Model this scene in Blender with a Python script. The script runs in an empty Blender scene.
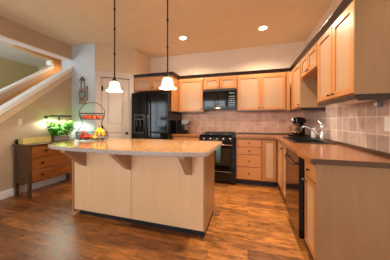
import bpy, bmesh, math, random
from mathutils import Vector, Matrix
R = math.radians
PI = math.pi
random.seed(7)
scene = bpy.context.scene
COL = scene.collection

# ------------------------------------------------------------------ camera
cam_d = bpy.data.cameras.new('camera')
cam = bpy.data.objects.new('camera', cam_d)
COL.objects.link(cam)
cam_d.sensor_width = 36.0
cam_d.lens = 180.5 / 390 * 36
cam_d.shift_y = -9.4 / 390
cam_d.clip_start = 0.02
cam.location = (0, 0, 1.197)
cam.rotation_euler = (PI / 2, 0, 0.285)
scene.camera = cam

# ------------------------------------------------------------------ world, light, exposure
vs = scene.view_settings
vs.view_transform = 'Standard'
vs.look = 'None'
vs.gamma = 1.0
vs.use_curve_mapping = False
vs.exposure = 0.68
scene.cycles.max_bounces = 8

world = bpy.data.worlds.new('world')
scene.world = world
world.use_nodes = True
bg = world.node_tree.nodes['Background']
bg.inputs['Color'].default_value = (0.75, 0.86, 1.0, 1)
bg.inputs['Strength'].default_value = 0.8


def area_light(name, loc, rot, sx, sy, power, color, spread=None):
    d = bpy.data.lights.new(name, 'AREA')
    d.shape = 'RECTANGLE'
    d.size = sx
    d.size_y = sy
    d.energy = power
    d.color = color
    if spread:
        d.spread = spread
    o = bpy.data.objects.new(name, d)
    COL.objects.link(o)
    o.location = loc
    o.rotation_euler = rot
    return o


DAY = (0.84, 0.93, 1.0)
WARM = (1.0, 0.86, 0.66)
# daylight through the windows of the room behind the camera
area_light('daylight_patio', (-1.75, -2.66, 1.25), (PI / 2, 0, 0), 2.3, 2.1, 28, DAY)
area_light('daylight_left', (-4.85, -2.66, 1.25), (PI / 2, 0, 0), 1.2, 1.9, 24, DAY)
area_light('daylight_side', (0.2, -2.66, 1.35), (PI / 2, 0, 0), 1.1, 1.5, 10, DAY)
# daylight in the room beyond the stairs
area_light('daylight_beyond', (-5.3, 0.2, 1.5), (PI / 2, 0, R(0)), 1.0, 1.6, 34, DAY)


def spot_light(name, loc, power, color=WARM, size=R(150), blend=0.7, rad=0.06):
    d = bpy.data.lights.new(name, 'SPOT')
    d.energy = power
    d.color = color
    d.spot_size = size
    d.spot_blend = blend
    d.shadow_soft_size = rad
    o = bpy.data.objects.new(name, d)
    COL.objects.link(o)
    o.location = loc
    return o


def point_light(name, loc, power, color=WARM, rad=0.04):
    d = bpy.data.lights.new(name, 'POINT')
    d.energy = power
    d.color = color
    d.shadow_soft_size = rad
    o = bpy.data.objects.new(name, d)
    COL.objects.link(o)
    o.location = loc
    return o


CANS = [(-1.186, 3.234), (0.246, 3.267), (0.10, 1.65)]  # the last can is unseen, added as fill over the aisle
CAN_POWER = 78
STAIR_POWER = 15


# ------------------------------------------------------------------ materials
def srgb(r, g, b):
    def f(c):
        c /= 255.0
        return c / 12.92 if c <= 0.04045 else ((c + 0.055) / 1.055) ** 2.4
    return (f(r), f(g), f(b), 1)


def new_mat(name):
    m = bpy.data.materials.new(name)
    m.use_nodes = True
    nt = m.node_tree
    b = nt.nodes['Principled BSDF']
    return m, nt, b


def tex_coord(nt, scale=(1, 1, 1), rot=(0, 0, 0)):
    tc = nt.nodes.new('ShaderNodeTexCoord')
    mp = nt.nodes.new('ShaderNodeMapping')
    mp.inputs['Scale'].default_value = scale
    mp.inputs['Rotation'].default_value = rot
    nt.links.new(tc.outputs['Object'], mp.inputs['Vector'])
    return mp.outputs['Vector']


def noise(nt, vec, scale, detail=3.0, rough=0.55):
    n = nt.nodes.new('ShaderNodeTexNoise')
    n.inputs['Scale'].default_value = scale
    n.inputs['Detail'].default_value = detail
    n.inputs['Roughness'].default_value = rough
    nt.links.new(vec, n.inputs['Vector'])
    return n.outputs['Fac']


def ramp(nt, fac, stops):
    r = nt.nodes.new('ShaderNodeValToRGB')
    el = r.color_ramp.elements
    while len(el) < len(stops):
        el.new(0.5)
    for e, (p, c) in zip(el, stops):
        e.position = p
        e.color = c
    nt.links.new(fac, r.inputs['Fac'])
    return r.outputs['Color']


def mix(nt, a, b, fac, mode='MIX'):
    n = nt.nodes.new('ShaderNodeMix')
    n.data_type = 'RGBA'
    n.blend_type = mode
    if isinstance(fac, (int, float)):
        n.inputs[0].default_value = fac
    else:
        nt.links.new(fac, n.inputs[0])
    for s, v in ((6, a), (7, b)):
        if isinstance(v, tuple):
            n.inputs[s].default_value = v
        else:
            nt.links.new(v, n.inputs[s])
    return n.outputs[2]


def bump(nt, b, fac, strength=0.2, dist=0.002):
    n = nt.nodes.new('ShaderNodeBump')
    n.inputs['Strength'].default_value = strength
    n.inputs['Distance'].default_value = dist
    nt.links.new(fac, n.inputs['Height'])
    nt.links.new(n.outputs['Normal'], b.inputs['Normal'])


def plain(name, rgb, rough=0.5, metal=0.0, var=0.06, scale=8, spec=0.5, coat=0.0):
    m, nt, b = new_mat(name)
    v = tex_coord(nt)
    c = srgb(*rgb)
    d = tuple(x * (1 - 2 * var) for x in c[:3]) + (1,)
    l = tuple(min(1, x * (1 + var)) for x in c[:3]) + (1,)
    f = noise(nt, v, scale)
    nt.links.new(ramp(nt, f, [(0.3, d), (0.7, l)]), b.inputs['Base Color'])
    b.inputs['Roughness'].default_value = rough
    b.inputs['Metallic'].default_value = metal
    b.inputs['Specular IOR Level'].default_value = spec
    b.inputs['Coat Weight'].default_value = coat
    return m


def wood(name, dark, mid, light, grain=(14, 14, 1.1), rough=0.35, coat=0.15, blotch=0.35, mottled=1.3):
    """straight grained wood; the grain runs along the axis with the small scale"""
    m, nt, b = new_mat(name)
    v = tex_coord(nt, grain)
    f = noise(nt, v, 3.0, 6, 0.62)
    c = ramp(nt, f, [(0.30, srgb(*dark)), (0.52, srgb(*mid)), (0.75, srgb(*light))])
    v2 = tex_coord(nt, tuple(max(0.6, g * 0.25) for g in grain))
    f2 = noise(nt, v2, mottled, 3)
    c = mix(nt, c, srgb(*mid), blotch)
    c2 = mix(nt, c, srgb(*dark), ramp(nt, f2, [(0.45, (0, 0, 0, 1)), (0.75, (0.55, 0.55, 0.55, 1))]))
    nt.links.new(c2, b.inputs['Base Color'])
    b.inputs['Roughness'].default_value = rough
    b.inputs['Coat Weight'].default_value = coat
    b.inputs['Coat Roughness'].default_value = 0.25
    bump(nt, b, f, 0.04, 0.0006)
    return m


def emissive(name, rgb, strength):
    m, nt, b = new_mat(name)
    b.inputs['Base Color'].default_value = srgb(*rgb)
    b.inputs['Emission Color'].default_value = srgb(*rgb)
    b.inputs['Emission Strength'].default_value = strength
    return m


def brick_nodes(nt, vec, w, h, mortar, offset, c1, c2, cm, bias=0.0):
    n = nt.nodes.new('ShaderNodeTexBrick')
    n.offset = offset
    n.squash = 1.0
    n.inputs['Scale'].default_value = 1.0
    n.inputs['Brick Width'].default_value = w
    n.inputs['Row Height'].default_value = h
    n.inputs['Mortar Size'].default_value = mortar
    n.inputs['Mortar Smooth'].default_value = 0.3
    n.inputs['Bias'].default_value = bias
    n.inputs['Color1'].default_value = c1
    n.inputs['Color2'].default_value = c2
    n.inputs['Mortar'].default_value = cm
    nt.links.new(vec, n.inputs['Vector'])
    return n


def floor_mat():
    m, nt, b = new_mat('hand_scraped_plank_floor')
    v = tex_coord(nt)
    br = brick_nodes(nt, v, 0.95, 0.125, 0.0018, 0.37, srgb(192, 128, 68), srgb(120, 76, 44), srgb(60, 36, 20))
    # each plank gets its own slice of the grain
    sep = nt.nodes.new('ShaderNodeSeparateColor')
    nt.links.new(br.outputs['Color'], sep.inputs[0])
    cmb = nt.nodes.new('ShaderNodeCombineXYZ')
    mul = nt.nodes.new('ShaderNodeMath')
    mul.operation = 'MULTIPLY'
    mul.inputs[1].default_value = 40.0
    nt.links.new(sep.outputs[0], mul.inputs[0])
    nt.links.new(mul.outputs[0], cmb.inputs['Z'])

    def off(scale):
        a = nt.nodes.new('ShaderNodeVectorMath')
        a.operation = 'ADD'
        nt.links.new(tex_coord(nt, scale), a.inputs[0])
        nt.links.new(cmb.outputs[0], a.inputs[1])
        return a.outputs[0]
    g = noise(nt, off((2.2, 24, 1)), 3.0, 7, 0.68)
    gc = ramp(nt, g, [(0.30, (0.34, 0.31, 0.30, 1)), (0.48, (0.74, 0.73, 0.72, 1)), (0.70, (1.12, 1.12, 1.12, 1))])
    c = mix(nt, br.outputs['Color'], gc, 0.85, 'MULTIPLY')
    bl = noise(nt, off((2.8, 7, 1)), 2.2, 5, 0.65)
    bc = ramp(nt, bl, [(0.33, (0.30, 0.28, 0.28, 1)), (0.50, (0.90, 0.90, 0.90, 1)), (0.72, (1.40, 1.38, 1.34, 1))])
    c = mix(nt, c, bc, 0.8, 'MULTIPLY')
    c = mix(nt, c, (1.28, 1.18, 1.0, 1), 1.0, 'MULTIPLY')
    nt.links.new(c, b.inputs['Base Color'])
    rr = ramp(nt, bl, [(0.3, (0.30, 0.30, 0.30, 1)), (0.7, (0.44, 0.44, 0.44, 1))])
    nt.links.new(rr, b.inputs['Roughness'])
    bump(nt, b, g, 0.25, 0.003)
    return m


def tile_mat(name, rot, ca=(206, 182, 170), cb=(180, 156, 146), cm=(232, 218, 204)):
    m, nt, b = new_mat(name)
    v = tex_coord(nt, (1, 1, 1), rot)
    br = brick_nodes(nt, v, 0.150, 0.154, 0.0052, 0.0, srgb(*ca), srgb(*cb), srgb(*cm))
    n1 = noise(nt, tex_coord(nt), 11, 5, 0.65)
    nc = ramp(nt, n1, [(0.3, (0.74, 0.70, 0.70, 1)), (0.55, (0.98, 0.97, 0.97, 1)), (0.75, (1.12, 1.12, 1.12, 1))])
    c = mix(nt, br.outputs['Color'], nc, 0.85, 'MULTIPLY')
    nt.links.new(c, b.inputs['Base Color'])
    b.inputs['Roughness'].default_value = 0.42
    inv = nt.nodes.new('ShaderNodeMath')
    inv.operation = 'SUBTRACT'
    inv.inputs[0].default_value = 1.0
    nt.links.new(br.outputs['Fac'], inv.inputs[1])
    bump(nt, b, inv.outputs[0], 0.4, 0.003)
    return m


def granite_mat(name, base, dark, light, rough=0.12):
    m, nt, b = new_mat(name)
    v = tex_coord(nt)
    f1 = noise(nt, v, 95, 4, 0.7)
    f2 = noise(nt, v, 38, 3, 0.6)
    c = ramp(nt, f1, [(0.34, srgb(*dark)), (0.47, srgb(*base)), (0.66, srgb(*light))])
    c = mix(nt, c, srgb(*base), ramp(nt, f2, [(0.4, (0.2, 0.2, 0.2, 1)), (0.65, (0.75, 0.75, 0.75, 1))]))
    nt.links.new(c, b.inputs['Base Color'])
    b.inputs['Roughness'].default_value = rough
    b.inputs['Specular IOR Level'].default_value = 0.6
    return m


M = {}
M['wall'] = plain('beige_wall_paint', (224, 206, 184), 0.7, var=0.02)
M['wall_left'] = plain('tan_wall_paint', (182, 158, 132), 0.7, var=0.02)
M['wall_daylight_grey'] = plain('daylight_grey_wall_tint', (184, 190, 194), 0.7, var=0.015)  # cool daylight on this wall is put into its colour
M['wall_pantry'] = plain('warm_beige_wall_paint', (198, 172, 140), 0.7, var=0.02)
M['wall_green'] = plain('sage_yellow_wall_paint', (182, 168, 122), 0.7, var=0.02)
M['wall_orange'] = plain('ochre_wall_paint', (212, 168, 112), 0.7, var=0.02)
M['ceiling'] = plain('tan_ceiling_paint', (224, 204, 172), 0.8, var=0.02)
M['ceiling_pale'] = plain('pale_ceiling_paint', (198, 196, 186), 0.8, var=0.015)
M['white'] = plain('white_trim_paint', (236, 234, 230), 0.4, var=0.015)
M['apron'] = plain('cream_trim_paint', (214, 188, 158), 0.45, var=0.02)
M['door_white'] = plain('ivory_door_paint', (196, 180, 166), 0.4, var=0.015)
M['floor'] = floor_mat()
M['tile_back'] = tile_mat('stone_tile_back', (-PI / 2, 0, 0), (226, 178, 152), (208, 160, 134), (232, 192, 166))
M['tile_right'] = tile_mat('stone_tile_right', (0, -PI / 2, -PI / 2))
M['maple'] = wood('maple_frame', (168, 107, 59), (179, 118, 67), (187, 127, 76))
M['maple_panel'] = wood('maple_panel', (164, 127, 96), (170, 133, 101), (176, 140, 107))
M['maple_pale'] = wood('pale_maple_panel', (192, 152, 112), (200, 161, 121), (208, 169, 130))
M['maple_h'] = wood('maple_drawer', (188, 123, 69), (197, 133, 77), (204, 141, 85), (1.1, 14, 14))
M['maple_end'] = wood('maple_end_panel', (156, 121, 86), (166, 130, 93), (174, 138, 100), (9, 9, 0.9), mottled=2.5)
M['island'] = wood('island_veneer', (230, 190, 144), (237, 197, 151), (241, 203, 159), (4, 4, 0.4), 0.24, 0.35, mottled=3.0)
M['dark_trim'] = wood('espresso_trim', (24, 16, 13), (34, 23, 19), (46, 31, 25), (1, 1, 10), 0.35)
M['toe'] = plain('black_toe_kick', (26, 24, 28), 0.5)
M['laminate'] = granite_mat('copper_laminate', (140, 86, 46), (118, 70, 34), (158, 100, 58), 0.22)
M['laminate_edge'] = granite_mat('brown_lip_shaded_edge_laminate', (88, 62, 48), (70, 48, 36), (102, 76, 60), 0.3)
M['granite'] = granite_mat('island_granite_reflection_tint', (166, 122, 80), (100, 68, 44), (208, 168, 124), 0.10)  # tan-orange base carries the warm reflection on the slab top
M['granite_edge'] = granite_mat('island_granite_edge', (182, 166, 156), (120, 104, 98), (220, 208, 198), 0.25)
M['black'] = plain('black_enamel', (9, 9, 12), 0.09, spec=0.4, var=0.02)
M['black_matte'] = plain('black_cast_iron', (20, 19, 19), 0.5)
M['black_gloss'] = plain('black_glass', (10, 10, 12), 0.05, spec=0.8, var=0.0)
M['dw_face'] = plain('black_steel_floor_reflection_tint', (96, 74, 58), 0.12, metal=0.9, var=0.02)  # brown base paints the floor's reflection onto the black front
M['frame_grey'] = plain('dark_grey_plastic', (62, 62, 66), 0.3)
M['steel'] = plain('brushed_steel', (200, 198, 194), 0.25, metal=1.0, var=0.03)
M['chrome'] = plain('chrome', (225, 225, 228), 0.08, metal=1.0, var=0.0)
M['bronze'] = plain('oil_rubbed_bronze', (52, 36, 26), 0.4, metal=0.5)
M['knob'] = plain('dark_bronze_knob', (46, 34, 26), 0.35, metal=0.6)
M['wire'] = plain('black_wire', (24, 20, 18), 0.4, metal=0.4)
M['oak'] = wood('old_oak', (96, 54, 24), (134, 80, 38), (158, 100, 50), (9, 1.4, 9), 0.38, 0.2)
M['oak_x'] = wood('old_oak_drawer', (104, 56, 22), (146, 84, 36), (172, 106, 50), (1.3, 9, 9), 0.35, 0.25)
M['oak_dark'] = wood('aged_dark_oak', (60, 38, 22), (84, 55, 32), (106, 74, 46), (9, 9, 1.3), 0.4, 0.2)
M['orange'] = plain('orange_peel', (214, 84, 24), 0.4, scale=60, var=0.08)
M['apple'] = plain('apple_skin', (190, 66, 36), 0.3, scale=14, var=0.2)
M['banana'] = plain('banana_skin', (236, 196, 48), 0.45, scale=12, var=0.08)
M['lemon'] = plain('lemon_peel', (240, 202, 60), 0.42, scale=50, var=0.05)
M['stem'] = plain('brown_stem', (86, 62, 34), 0.7)
M['leaf'] = plain('fresh_green_leaf', (78, 138, 40), 0.45, scale=14, var=0.3)
M['leaf_dark'] = plain('deep_green_leaf', (34, 110, 38), 0.45, scale=14, var=0.2)
M['pot'] = plain('grey_planter_plastic', (120, 112, 104), 0.4)
M['box_wood'] = wood('yellow_painted_wood', (190, 170, 96), (208, 188, 116), (220, 202, 138), (8, 1, 8), 0.55, 0.0)
M['weathered'] = wood('weathered_board', (118, 100, 84), (146, 126, 108), (168, 150, 132), (12, 12, 1.2), 0.7, 0.0)
M['heart_metal'] = plain('galvanised_metal', (150, 160, 158), 0.5, metal=0.4)
M['heart_dark'] = plain('dark_iron', (74, 70, 64), 0.5, metal=0.4)
M['rope'] = plain('jute_rope', (96, 74, 54), 0.85)
M['plate'] = plain('ivory_plate_plastic', (244, 240, 234), 0.35, var=0.01)
M['slot'] = plain('dark_slot', (60, 50, 44), 0.6)
M['teal'] = plain('teal_terry_cloth', (88, 134, 140), 0.9, scale=60, var=0.15)
M['gunmetal'] = plain('grey_plastic', (120, 118, 118), 0.4)
M['display'] = emissive('dim_display', (60, 90, 80), 0.12)
M['shade'] = emissive('frosted_glass_lit', (255, 226, 186), 1.0)
M['can'] = emissive('lit_lens', (255, 226, 180), 14)
M['grow'] = emissive('white_led_strip', (240, 255, 244), 6)
M['sink'] = plain('black_composite', (30, 28, 28), 0.3)
M['baseboard'] = M['white']
M['soap'] = plain('white_ceramic', (240, 232, 220), 0.25)


for _k in ('leaf', 'leaf_dark'):
    _nt = M[_k].node_tree
    _b = _nt.nodes['Principled BSDF']
    _t = _nt.nodes.new('ShaderNodeBsdfTranslucent')
    _t.inputs['Color'].default_value = srgb(150, 205, 70) if _k == 'leaf' else srgb(70, 150, 60)
    _m = _nt.nodes.new('ShaderNodeMixShader')
    _m.inputs[0].default_value = 0.3
    _nt.links.new(_b.outputs[0], _m.inputs[1])
    _nt.links.new(_t.outputs[0], _m.inputs[2])
    _nt.links.new(_m.outputs[0], _nt.nodes['Material Output'].inputs['Surface'])


def glass_mat():
    m, nt, b = new_mat('clear_glass')
    b.inputs['Base Color'].default_value = (0.95, 0.97, 0.97, 1)
    b.inputs['Roughness'].default_value = 0.02
    b.inputs['Transmission Weight'].default_value = 1.0
    b.inputs['IOR'].default_value = 1.45
    return m


M['glass'] = glass_mat()
M['coffee'] = plain('dark_coffee', (60, 40, 32), 0.1)


# ------------------------------------------------------------------ geometry helpers
class MB:
    """collects shapes into one bmesh; build() links them as ONE mesh object"""

    def __init__(self):
        self.bm = bmesh.new()
        self.mats = []
        self.mi = 0

    def mat(self, m):
        if m not in self.mats:
            self.mats.append(m)
        self.mi = self.mats.index(m)
        return self

    def _mark(self, faces, smooth=False):
        for f in faces:
            f.material_index = self.mi
            f.smooth = smooth

    def box(self, x0, x1, y0, y1, z0, z1, bev=0.0):
        geo = bmesh.ops.create_cube(self.bm, size=1.0)
        vs_ = geo['verts']
        for v in vs_:
            v.co = Vector((x0 + (v.co.x + .5) * (x1 - x0), y0 + (v.co.y + .5) * (y1 - y0), z0 + (v.co.z + .5) * (z1 - z0)))
        faces = list({f for v in vs_ for f in v.link_faces})
        self._mark(faces)
        if bev > 0:
            edges = list({e for f in faces for e in f.edges})
            r = bmesh.ops.bevel(self.bm, geom=edges, offset=bev, segments=2, affect='EDGES', profile=0.5)
            self._mark(r['faces'])
        return self

    def prism(self, pts, axis, a, b, bev=0.0):
        """polygon pts (2D) extruded along axis from a to b"""
        def p3(p, t):
            if axis == 'x':
                return Vector((t, p[0], p[1]))
            if axis == 'y':
                return Vector((p[0], t, p[1]))
            return Vector((p[0], p[1], t))
        va = [self.bm.verts.new(p3(p, a)) for p in pts]
        vb = [self.bm.verts.new(p3(p, b)) for p in pts]
        fs = [self.bm.faces.new(va), self.bm.faces.new(list(reversed(vb)))]
        n = len(pts)
        for i in range(n):
            fs.append(self.bm.faces.new((va[i], vb[i], vb[(i + 1) % n], va[(i + 1) % n])))
        self._mark(fs)
        bmesh.ops.recalc_face_normals(self.bm, faces=fs)
        if bev > 0:
            edges = list({e for f in fs[:2] for e in f.edges})
            r = bmesh.ops.bevel(self.bm, geom=edges, offset=bev, segments=3, affect='EDGES', profile=0.5)
            self._mark(r['faces'])
        return self

    def lathe(self, prof, c=(0, 0, 0), seg=24, rot=None, scale=(1, 1), smooth=True, ripple=None, cap=True):
        """profile [(r,z)...] around z at c"""
        rings = []
        for (r, z) in prof:
            ring = []
            for i in range(seg):
                a = 2 * PI * i / seg
                rr = r * (1 + (ripple(a, z) if ripple else 0))
                p = Vector((rr * math.cos(a) * scale[0], rr * math.sin(a) * scale[1], z))
                if rot:
                    p = rot @ p
                ring.append(self.bm.verts.new(p + Vector(c)))
            rings.append(ring)
        fs = []
        for k in range(len(rings) - 1):
            for i in range(seg):
                j = (i + 1) % seg
                fs.append(self.bm.faces.new((rings[k][i], rings[k][j], rings[k + 1][j], rings[k + 1][i])))
        if cap and prof[0][0] > 1e-5:
            fs.append(self.bm.faces.new(list(reversed(rings[0]))))
        if cap and prof[-1][0] > 1e-5:
            fs.append(self.bm.faces.new(rings[-1]))
        self._mark(fs, smooth)
        return self

    def tube(self, pts, r, seg=8, closed=False, radii=None):
        pts = [Vector(p) for p in pts]
        n = len(pts)
        rings = []
        prev = None
        for i, p in enumerate(pts):
            if closed:
                t = (pts[(i + 1) % n] - pts[i - 1]).normalized()
            else:
                t = (pts[min(i + 1, n - 1)] - pts[max(i - 1, 0)]).normalized()
            if prev is None:
                up = Vector((0, 0, 1)) if abs(t.z) < 0.9 else Vector((1, 0, 0))
                u = t.cross(up).normalized()
            else:
                u = (prev - t * prev.dot(t)).normalized()
            prev = u
            w = t.cross(u)
            rr = radii[i] if radii else r
            rings.append([self.bm.verts.new(p + (u * math.cos(2 * PI * k / seg) + w * math.sin(2 * PI * k / seg)) * rr) for k in range(seg)])
        fs = []
        for i in range(n if closed else n - 1):
            A, B = rings[i], rings[(i + 1) % n]
            for k in range(seg):
                j = (k + 1) % seg
                fs.append(self.bm.faces.new((A[k], A[j], B[j], B[k])))
        if not closed:
            fs.append(self.bm.faces.new(list(reversed(rings[0]))))
            fs.append(self.bm.faces.new(rings[-1]))
        self._mark(fs, True)
        return self

    def build(self, name, parent=None, loc=None, rotz=None):
        bmesh.ops.remove_doubles(self.bm, verts=self.bm.verts, dist=1e-5)
        bmesh.ops.recalc_face_normals(self.bm, faces=self.bm.faces)
        me = bpy.data.meshes.new(name)
        self.bm.to_mesh(me)
        self.bm.free()
        for m in self.mats:
            me.materials.append(m)
        o = bpy.data.objects.new(name, me)
        COL.objects.link(o)
        if parent:
            o.parent = parent
        if loc is not None:
            o.location = loc
        if rotz is not None:
            o.rotation_euler = (0, 0, rotz)
        return o


def mb(m):
    return MB().mat(M[m])


def tag(o, label=None, cat=None, group=None, kind=None):
    if label:
        o['label'] = label
    if cat:
        o['category'] = cat
    if group:
        o['group'] = group
    if kind:
        o['kind'] = kind
    return o


def empty(name, loc, rotz, label, cat, group=None):
    o = bpy.data.objects.new(name, None)
    COL.objects.link(o)
    o.location = loc
    o.rotation_euler = (0, 0, rotz)
    return tag(o, label, cat, group)


def struct(o, label=None, cat=None):
    return tag(o, label, cat, kind='structure')


# ------------------------------------------------------------------ dimensions
H = 2.77
XW = 1.086       # right wall
YW = 4.058       # back wall
XF = 0.49        # front of the right base run (door faces)
YF = 3.44        # front of the back base run
XU = 0.7535      # front of right uppers
YU = 3.734       # front of back uppers
YE = 1.53        # near end of right worktop
ZC = 0.914
ZU = 1.392
ZT = 2.115

# ------------------------------------------------------------------ structure
struct(mb('floor').box(-6.1, 1.25, -2.9, 5.2, -0.1, 0.0).build('floor'), 'reddish brown plank floor of the kitchen', 'floor')
b = mb('ceiling').box(-3.72, 1.25, -2.9, 5.2, H, H + 0.1)
struct(b.build('ceiling'), 'tan painted kitchen ceiling', 'ceiling')
struct(mb('ceiling_pale').box(-6.1, -3.721, -2.9, 5.2, H, H + 0.1).build('ceiling_beyond'), 'pale ceiling over the stairs and the room beyond', 'ceiling')
struct(mb('wall').box(XW, XW + 0.14, -2.9, YW + 0.14, 0, H).build('wall_right'), 'beige wall behind the sink run', 'wall')
struct(mb('wall').box(-2.37, XW, YW, YW + 0.14, 0, H).build('wall_back'), 'beige wall behind the stove', 'wall')
# pantry: side wall and diagonal wall with a door opening
struct(mb('wall').box(-2.49, -2.37, 3.39, YW + 0.14, 0, H).build('wall_pantry_side'), 'narrow beige wall between pantry door and fridge', 'wall')
PA, PB = Vector((-2.96, 2.92, 0)), Vector((-2.37, 3.39, 0))
PL = (PB - PA).length
PANG = math.atan2(PB.y - PA.y, PB.x - PA.x)
b = mb('wall_pantry')
b.box(0, 0.108, 0, 0.1, 0, H).box(PL - 0.088, PL, 0, 0.1, 0, H).box(0.108, PL - 0.088, 0, 0.1, 2.09, H)
struct(b.build('wall_pantry', loc=PA, rotz=PANG), 'angled beige wall around the white pantry door', 'wall')
struct(mb('wall_daylight_grey').box(-3.86, -2.96, 2.93, 3.05, 0, H).build('wall_daylight_grey'), 'wall tinted grey for cool daylight, with the hanging heart plaque', 'wall')
# left wall: knee wall that climbs with the stairs, and the header above the opening
SL = 0.861


def zk(y):
    return 1.275 + SL * (y - 1.782)


y_foot = 1.782 - 1.275 / SL
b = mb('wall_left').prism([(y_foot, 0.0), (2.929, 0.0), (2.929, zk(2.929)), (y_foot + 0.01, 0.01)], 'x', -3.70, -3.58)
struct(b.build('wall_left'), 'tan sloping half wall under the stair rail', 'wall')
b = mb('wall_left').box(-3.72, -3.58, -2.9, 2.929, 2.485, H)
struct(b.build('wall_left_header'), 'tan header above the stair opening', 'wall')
b = mb('white').box(-3.735, -3.565, -2.9, 2.928, 2.462, 2.4845)
struct(b.build('trim_1'), 'white trim under the stair header', 'trim')
# sloping cap and apron of the near half wall
d = 0.056
b = mb('white').prism([(y_foot, 0.02), (2.928, zk(2.928) + 0.003), (2.928, zk(2.928) + 0.003 + d * 1.32), (y_foot, 0.02 + d * 1.32)], 'x', -3.735, -3.545)
struct(b.build('trim_2'), 'white sloping cap on the stair half wall', 'trim')
b = mb('apron').prism([(y_foot + 0.15, 0.02), (2.928, zk(2.928) - 0.125), (2.928, zk(2.928) - 0.001), (y_foot + 0.03, 0.022)], 'x', -3.579, -3.562)
struct(b.build('trim_3'), 'cream apron board below the sloping cap', 'trim')
struct(mb('white').box(-3.579, -3.564, 0.35, 2.928, 0, 0.13, 0.003).build('baseboard_left'), 'white baseboard behind the oak dresser', 'baseboard')
struct(mb('white').box(-3.563, -2.98, 2.914, 2.929, 0, 0.13, 0.003).build('baseboard_back'), 'white baseboard below the daylight-grey wall', 'baseboard')


# far side of the stairs
def zf(y):
    return 1.70 + 0.80 * (y - 2.289)


yf0 = 2.289 - 1.70 / 0.80
b = mb('wall_orange').prism([(yf0, 0), (3.285, 0), (3.285, zf(3.285)), (yf0, 0.01)], 'x', -4.72, -4.60)
b.box(-4.72, -4.60, 3.286, 5.19, 0, H)
b.prism([(2.50, H - 0.001), (3.286, H - 0.001), (3.286, 2.675), (2.50, 2.745)], 'x', -4.72, -4.60)
struct(b.build('wall_stairs'), 'ochre wall on the far side of the stairs', 'wall')
b = mb('white').prism([(yf0, 0.01), (3.284, zf(3.284) + 0.002), (3.284, zf(3.284) + 0.055), (yf0, 0.063)], 'x', -4.75, -4.57)
struct(b.build('trim_4'), 'white cap on the far stair half wall', 'trim')
b = mb('apron').prism([(yf0 + 0.2, 0.01), (3.284, zf(3.284) - 0.10), (3.284, zf(3.284) - 0.001), (yf0 + .02, 0.02)], 'x', -4.599, -4.58)
struct(b.build('trim_5'), 'cream apron board below the far cap', 'trim')
struct(mb('white').box(-4.74, -4.58, 3.22, 3.284, zf(3.284) + 0.058, 2.665).build('trim_6'), 'white jamb at the end of the far stair opening', 'trim')
struct(mb('wall_orange').box(-4.599, -3.86, 4.6, 4.7, 0, H).build('wall_stairs_end'), 'ochre wall at the top of the stairs', 'wall')
struct(mb('wall_orange').box(-3.86, -3.76, 3.051, 4.6, 0, H).build('wall_stairs_side'), 'wall closing the stairwell behind the pantry', 'wall')
struct(mb('wall_green').box(-6.02, -5.9, -2.9, 3.9, 0, H).build('wall_beyond'), 'sage yellow wall of the room beyond the stairs', 'wall')
struct(mb('wall_green').box(-5.899, -4.721, 3.8, 3.9, 0, H).build('wall_beyond_end'), 'end wall of the room beyond the stairs', 'wall')

# rear wall (behind the camera) with two windows
b = mb('wall')
b.box(-5.9, -5.5, -2.6, -2.5, 0, H).box(-5.5, -4.2, -2.6, -2.5, 0, 0.25).box(-5.5, -4.2, -2.6, -2.5, 2.25, H).box(-4.2, -2.95, -2.6, -2.5, 0, H).box(-2.95, -0.55, -2.6, -2.5, 2.35, H).box(-2.95, -0.55, -2.6, -2.5, 0, 0.15)
b.box(-0.55, -0.4, -2.6, -2.5, 0, H).box(-0.4, 0.8, -2.6, -2.5, 0, 0.55).box(-0.4, 0.8, -2.6, -2.5, 2.15, H).box(0.8, XW, -2.6, -2.5, 0, H)
struct(b.build('wall_rear'), 'beige wall with the windows', 'wall')
for n, (x0, x1, z0, z1) in enumerate(((-2.95, -0.55, 0.15, 2.35), (-0.4, 0.8, 0.55, 2.15), (-5.5, -4.2, 0.25, 2.25)), 1):
    fr = mb('white')
    fr.box(x0, x0 + .06, -2.6, -2.49, z0, z1).box(x1 - .06, x1, -2.6, -2.49, z0, z1)
    fr.box(x0 + .06, x1 - .06, -2.6, -2.49, z0, z0 + .06).box(x0 + .06, x1 - .06, -2.6, -2.49, z1 - .06, z1)
    xm = (x0 + x1) / 2
    fr.box(xm - .03, xm + .03, -2.58, -2.5, z0 + .06, z1 - .06)
    struct(fr.build('window_%d' % n), 'white framed window', 'window')

# pantry door casing (outer face at y<0 of the wall's frame)
b = mb('door_white')
b.box(0.012, 0.105, -0.018, 0.0, 0, 2.09, 0.003).box(PL - 0.085, PL - 0.004, -0.018, 0.0, 0, 2.09, 0.003)
b.box(0.004, PL - 0.002, -0.024, 0.0, 2.091, 2.205, 0.003)
b.box(0.105, 0.118, -0.018, 0.1, 0, 2.09).box(PL - 0.098, PL - 0.085, -0.018, 0.1, 0, 2.09)
struct(b.build('trim_7', loc=PA, rotz=PANG), 'ivory casing around the pantry door', 'trim')
x0, x1 = 0.121, PL - 0.101
door = mb('door_white')
W = x1 - x0
door.box(x0, x0 + .105, 0.012, 0.047, 0.012, 2.075).box(x1 - .105, x1, 0.012, 0.047, 0.012, 2.075)
for z0, z1 in ((0.012, 0.22), (0.95, 1.10), (1.93, 2.075)):
    door.box(x0 + .105, x1 - .105, 0.012, 0.047, z0, z1)
door.box(x0 + .105, x1 - .105, 0.032, 0.042, 0.22, 0.95).box(x0 + .105, x1 - .105, 0.032, 0.042, 1.10, 1.93)
door.box(x0 + .13, x1 - .13, 0.018, 0.035, 0.25, 0.92, 0.006).box(x0 + .13, x1 - .13, 0.018, 0.035, 1.13, 1.90, 0.006)
do = struct(door.build('door_1', loc=PA, rotz=PANG), 'ivory two panel pantry door', 'door')
kn = mb('knob')
rotm = Matrix.Rotation(PI / 2, 3, 'X')
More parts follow.
